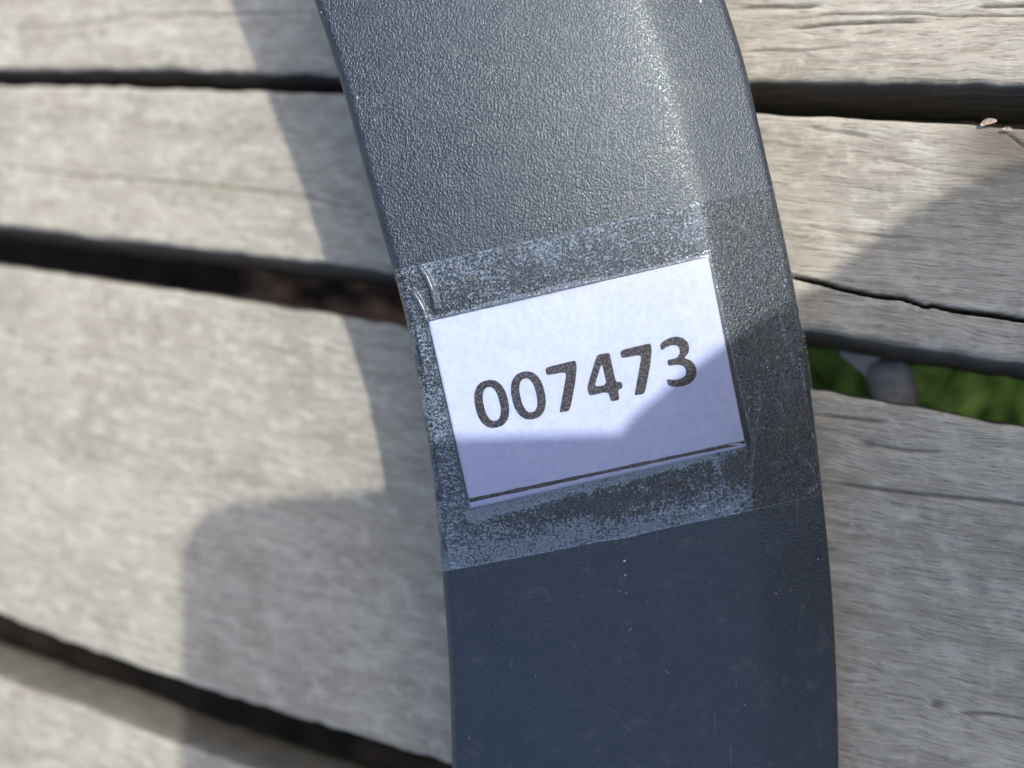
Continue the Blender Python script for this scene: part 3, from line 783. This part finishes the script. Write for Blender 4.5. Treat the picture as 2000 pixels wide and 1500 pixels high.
def skin_mesh(name, chain, edges, mat, parent=None, root=0, sub=2):
    me = bpy.data.meshes.new(name); me.from_pydata([cm(*p[:3]) for p in chain], edges, []); me.update()
    o = bpy.data.objects.new(name, me); COL.objects.link(o)
    o.modifiers.new('skin', 'SKIN'); 
    for i, p in enumerate(chain):
        me.skin_vertices[0].data[i].radius = (p[3] * mm, p[3] * mm); me.skin_vertices[0].data[i].use_root = (i == root)
    s = o.modifiers.new('sub', 'SUBSURF'); s.levels = sub; s.render_levels = sub
    dg = bpy.context.evaluated_depsgraph_get(); ev = bpy.data.meshes.new_from_object(o.evaluated_get(dg))
    bpy.data.objects.remove(o); return link(name, ev, mat, parent)
ch = [(176, 56, 14, 27), (215, 30, 24, 22), (262, -8, 32, 24), (330, -54, 42, 30), (400, -92, 50, 36),     # palm, wrist, forearm
      (158, 84, 8, 13.0), (134, 82.5, 4, 10.6), (113, 66, 3, 9.8), (91, 53.5, 9, 9.4), (75, 43, 17, 7.4),        # index over the phone's upper edge
      (150, 66, 0, 13.0), (130, 61, -4.5, 10.6), (110, 50, -4.5, 9.4), (95, 44, -3.5, 8.0),                   # middle behind the phone
      (152, 47, 0, 13), (132, 45, -4.5, 10.2), (112, 30, -4.5, 8.0), (98, 20, -3.0, 7.2),                    # ring
      (156, 22, 1, 10.0), (138, 16, -3.5, 8.4), (122, 6, -3.5, 7.2), (110, -4, -2.0, 6.4),                    # little
      (172, 40, 32, 13), (156, 26, 28, 10.4), (134, 18, 22.5, 9.0), (118, 16, 20.5, 7.4)]                     # thumb on the screen side
ed_ = [(0, 1), (1, 2), (2, 3), (3, 4), (0, 5), (5, 6), (6, 7), (7, 8), (8, 9), (0, 10), (10, 11), (11, 12), (12, 13),
       (0, 14), (14, 15), (15, 16), (16, 17), (0, 18), (18, 19), (19, 20), (20, 21), (0, 22), (22, 23), (23, 24), (24, 25)]

# unseen body of the same person, added to darken the facet's reflection: cam() gives camera-frame millimetres for a world point so that arm, torso, legs and head are one skin
def cmm(x, y, z, r):
    return (( x * CT - (z - H) * ST) * 1000, y * 1000, (x * ST + (z - H) * CT) * 1000, r)
ch = [c for c in ch]
ch[2] = cmm(.268, .000, .175, 25); ch[3] = cmm(.34, -.055, .235, 31); ch[4] = cmm(.42, -.10, .30, 38)
n0 = len(ch)
ch += [cmm(.50, -0.025, .46, 46), cmm(.585, -0.035, .62, 62),            # n0 upper arm, n0+1 right shoulder
       cmm(.60, -0.200, .61, 98), cmm(.68, -0.200, .48, 118), cmm(.75, -0.200, .38, 122),   # n0+2 chest, +3 belly, +4 hips
       cmm(.585, -0.365, .62, 62), cmm(.56, -0.420, .44, 44), cmm(.50, -0.400, .24, 33), cmm(.44, -0.330, .06, 24), cmm(.42, -0.300, .00, 26),   # +5.. left arm, hand on the table
       cmm(.745, -0.115, .30, 84), cmm(.70, -0.100, .00, 58), cmm(.74, -0.100, -.38, 40), cmm(.70, -0.100, -.425, 36), cmm(.60, -0.100, -.435, 26),    # +10.. right leg, foot
       cmm(.745, -0.285, .30, 84), cmm(.70, -0.300, .00, 58), cmm(.74, -0.300, -.38, 40), cmm(.70, -0.300, -.425, 36), cmm(.60, -0.300, -.435, 26),    # +15.. left leg, foot
       cmm(.545, -0.200, .70, 58), cmm(.515, -0.200, .76, 62), cmm(.49, -0.200, .82, 84), cmm(.475, -0.200, .88, 82)]              # +20 neck, skull
ed_ += [(4, n0), (n0, n0 + 1), (n0 + 1, n0 + 2), (n0 + 2, n0 + 3), (n0 + 3, n0 + 4), (n0 + 2, n0 + 5), (n0 + 5, n0 + 6), (n0 + 6, n0 + 7), (n0 + 7, n0 + 8), (n0 + 8, n0 + 9),
        (n0 + 4, n0 + 10), (n0 + 10, n0 + 11), (n0 + 11, n0 + 12), (n0 + 12, n0 + 13), (n0 + 13, n0 + 14),
        (n0 + 4, n0 + 15), (n0 + 15, n0 + 16), (n0 + 16, n0 + 17), (n0 + 17, n0 + 18), (n0 + 18, n0 + 19),
        (n0 + 2, n0 + 20), (n0 + 20, n0 + 21), (n0 + 21, n0 + 22), (n0 + 22, n0 + 23)]
M_JACKET = simple('charcoal_jacket_cloth', (0.020, 0.020, 0.024), (0.035, 0.035, 0.040), 200, 0.9, 0.0005)
M_JEANS = simple('dark_blue_denim', (0.020, 0.026, 0.045), (0.04, 0.05, 0.08), 300, 0.9, 0.0005)
M_HAIR = simple('dark_hair', (0.015, 0.010, 0.007), (0.03, 0.02, 0.014), 300, 0.6, 0.001)
M_SHOE = simple('black_shoe', (0.012, 0.012, 0.013), (0.02, 0.02, 0.02), 100, 0.5)
hand = skin_mesh('person', ch, ed_, M_SKIN, root=n0 + 4)
def clothing(name, ids, edges, grow, mat):
    c_ = [(*ch[i][:3], ch[i][3] + grow) for i in ids]; m_ = {a: k_ for k_, a in enumerate(ids)}
    return skin_mesh(name, c_, [(m_[a], m_[b]) for a, b in edges], mat, hand)
A = n0
jk = clothing('jacket', [A + 2, A + 3, A + 4, A + 1, A, 4, 3, A + 5, A + 6, A + 7], [(A + 2, A + 3), (A + 3, A + 4), (A + 2, A + 1), (A + 1, A), (A, 4), (4, 3), (A + 2, A + 5), (A + 5, A + 6), (A + 6, A + 7)], 13, M_JACKET)
tr = clothing('trousers', [A + 4, A + 10, A + 11, A + 12, A + 15, A + 16, A + 17], [(A + 4, A + 10), (A + 10, A + 11), (A + 11, A + 12), (A + 4, A + 15), (A + 15, A + 16), (A + 16, A + 17)], 10, M_JEANS)
for o_, f_ in ((jk, 1.5), (tr, 1.35)):  # dark clothes widened so they fill more of the facet's reflection
    for v in o_.data.vertices:
        v.co.y = -.20 + (v.co.y + .20) * (1 + (f_ - 1) * min(1, max(0, (v.co.x - .53) / .06)))
for q in (12, 17): clothing('shoe', [A + q, A + q + 1, A + q + 2], [(A + q, A + q + 1), (A + q + 1, A + q + 2)], 9, M_SHOE)
def ball(name, c, r, mat, sc=(1, 1, 1)):
    bm = bmesh.new(); bmesh.ops.create_uvsphere(bm, u_segments=20, v_segments=12, radius=r)
    for v in bm.verts: v.co = Vector((v.co.x * sc[0], v.co.y * sc[1], v.co.z * sc[2])) + Vector(c)
    me = bpy.data.meshes.new(name); bm.to_mesh(me); bm.free(); return link(name, me, mat, hand)
ball('hair', (.505, -.20, .89), .098, M_HAIR, (1.0, .88, .95))
M_EYE = simple('eye_white', (.7, .7, .7), (.75, .75, .75), 10, 0.2)
for y in (-.23, -.17):
    ball('eye', (.408, y, .845), .012, M_EYE)
ball('nose', (.395, -.20, .822), .013, M_SKIN, (1.2, .8, 1.5))
ball('mouth', (.412, -.20, .790), .020, simple('lips', (.40, .17, .14), (.45, .2, .17), 50, .5), (.5, 1.1, .35))

tag(hand, 'unseen person holding the mobile phone, dark-clothed body added to darken reflections in the bar', 'person')
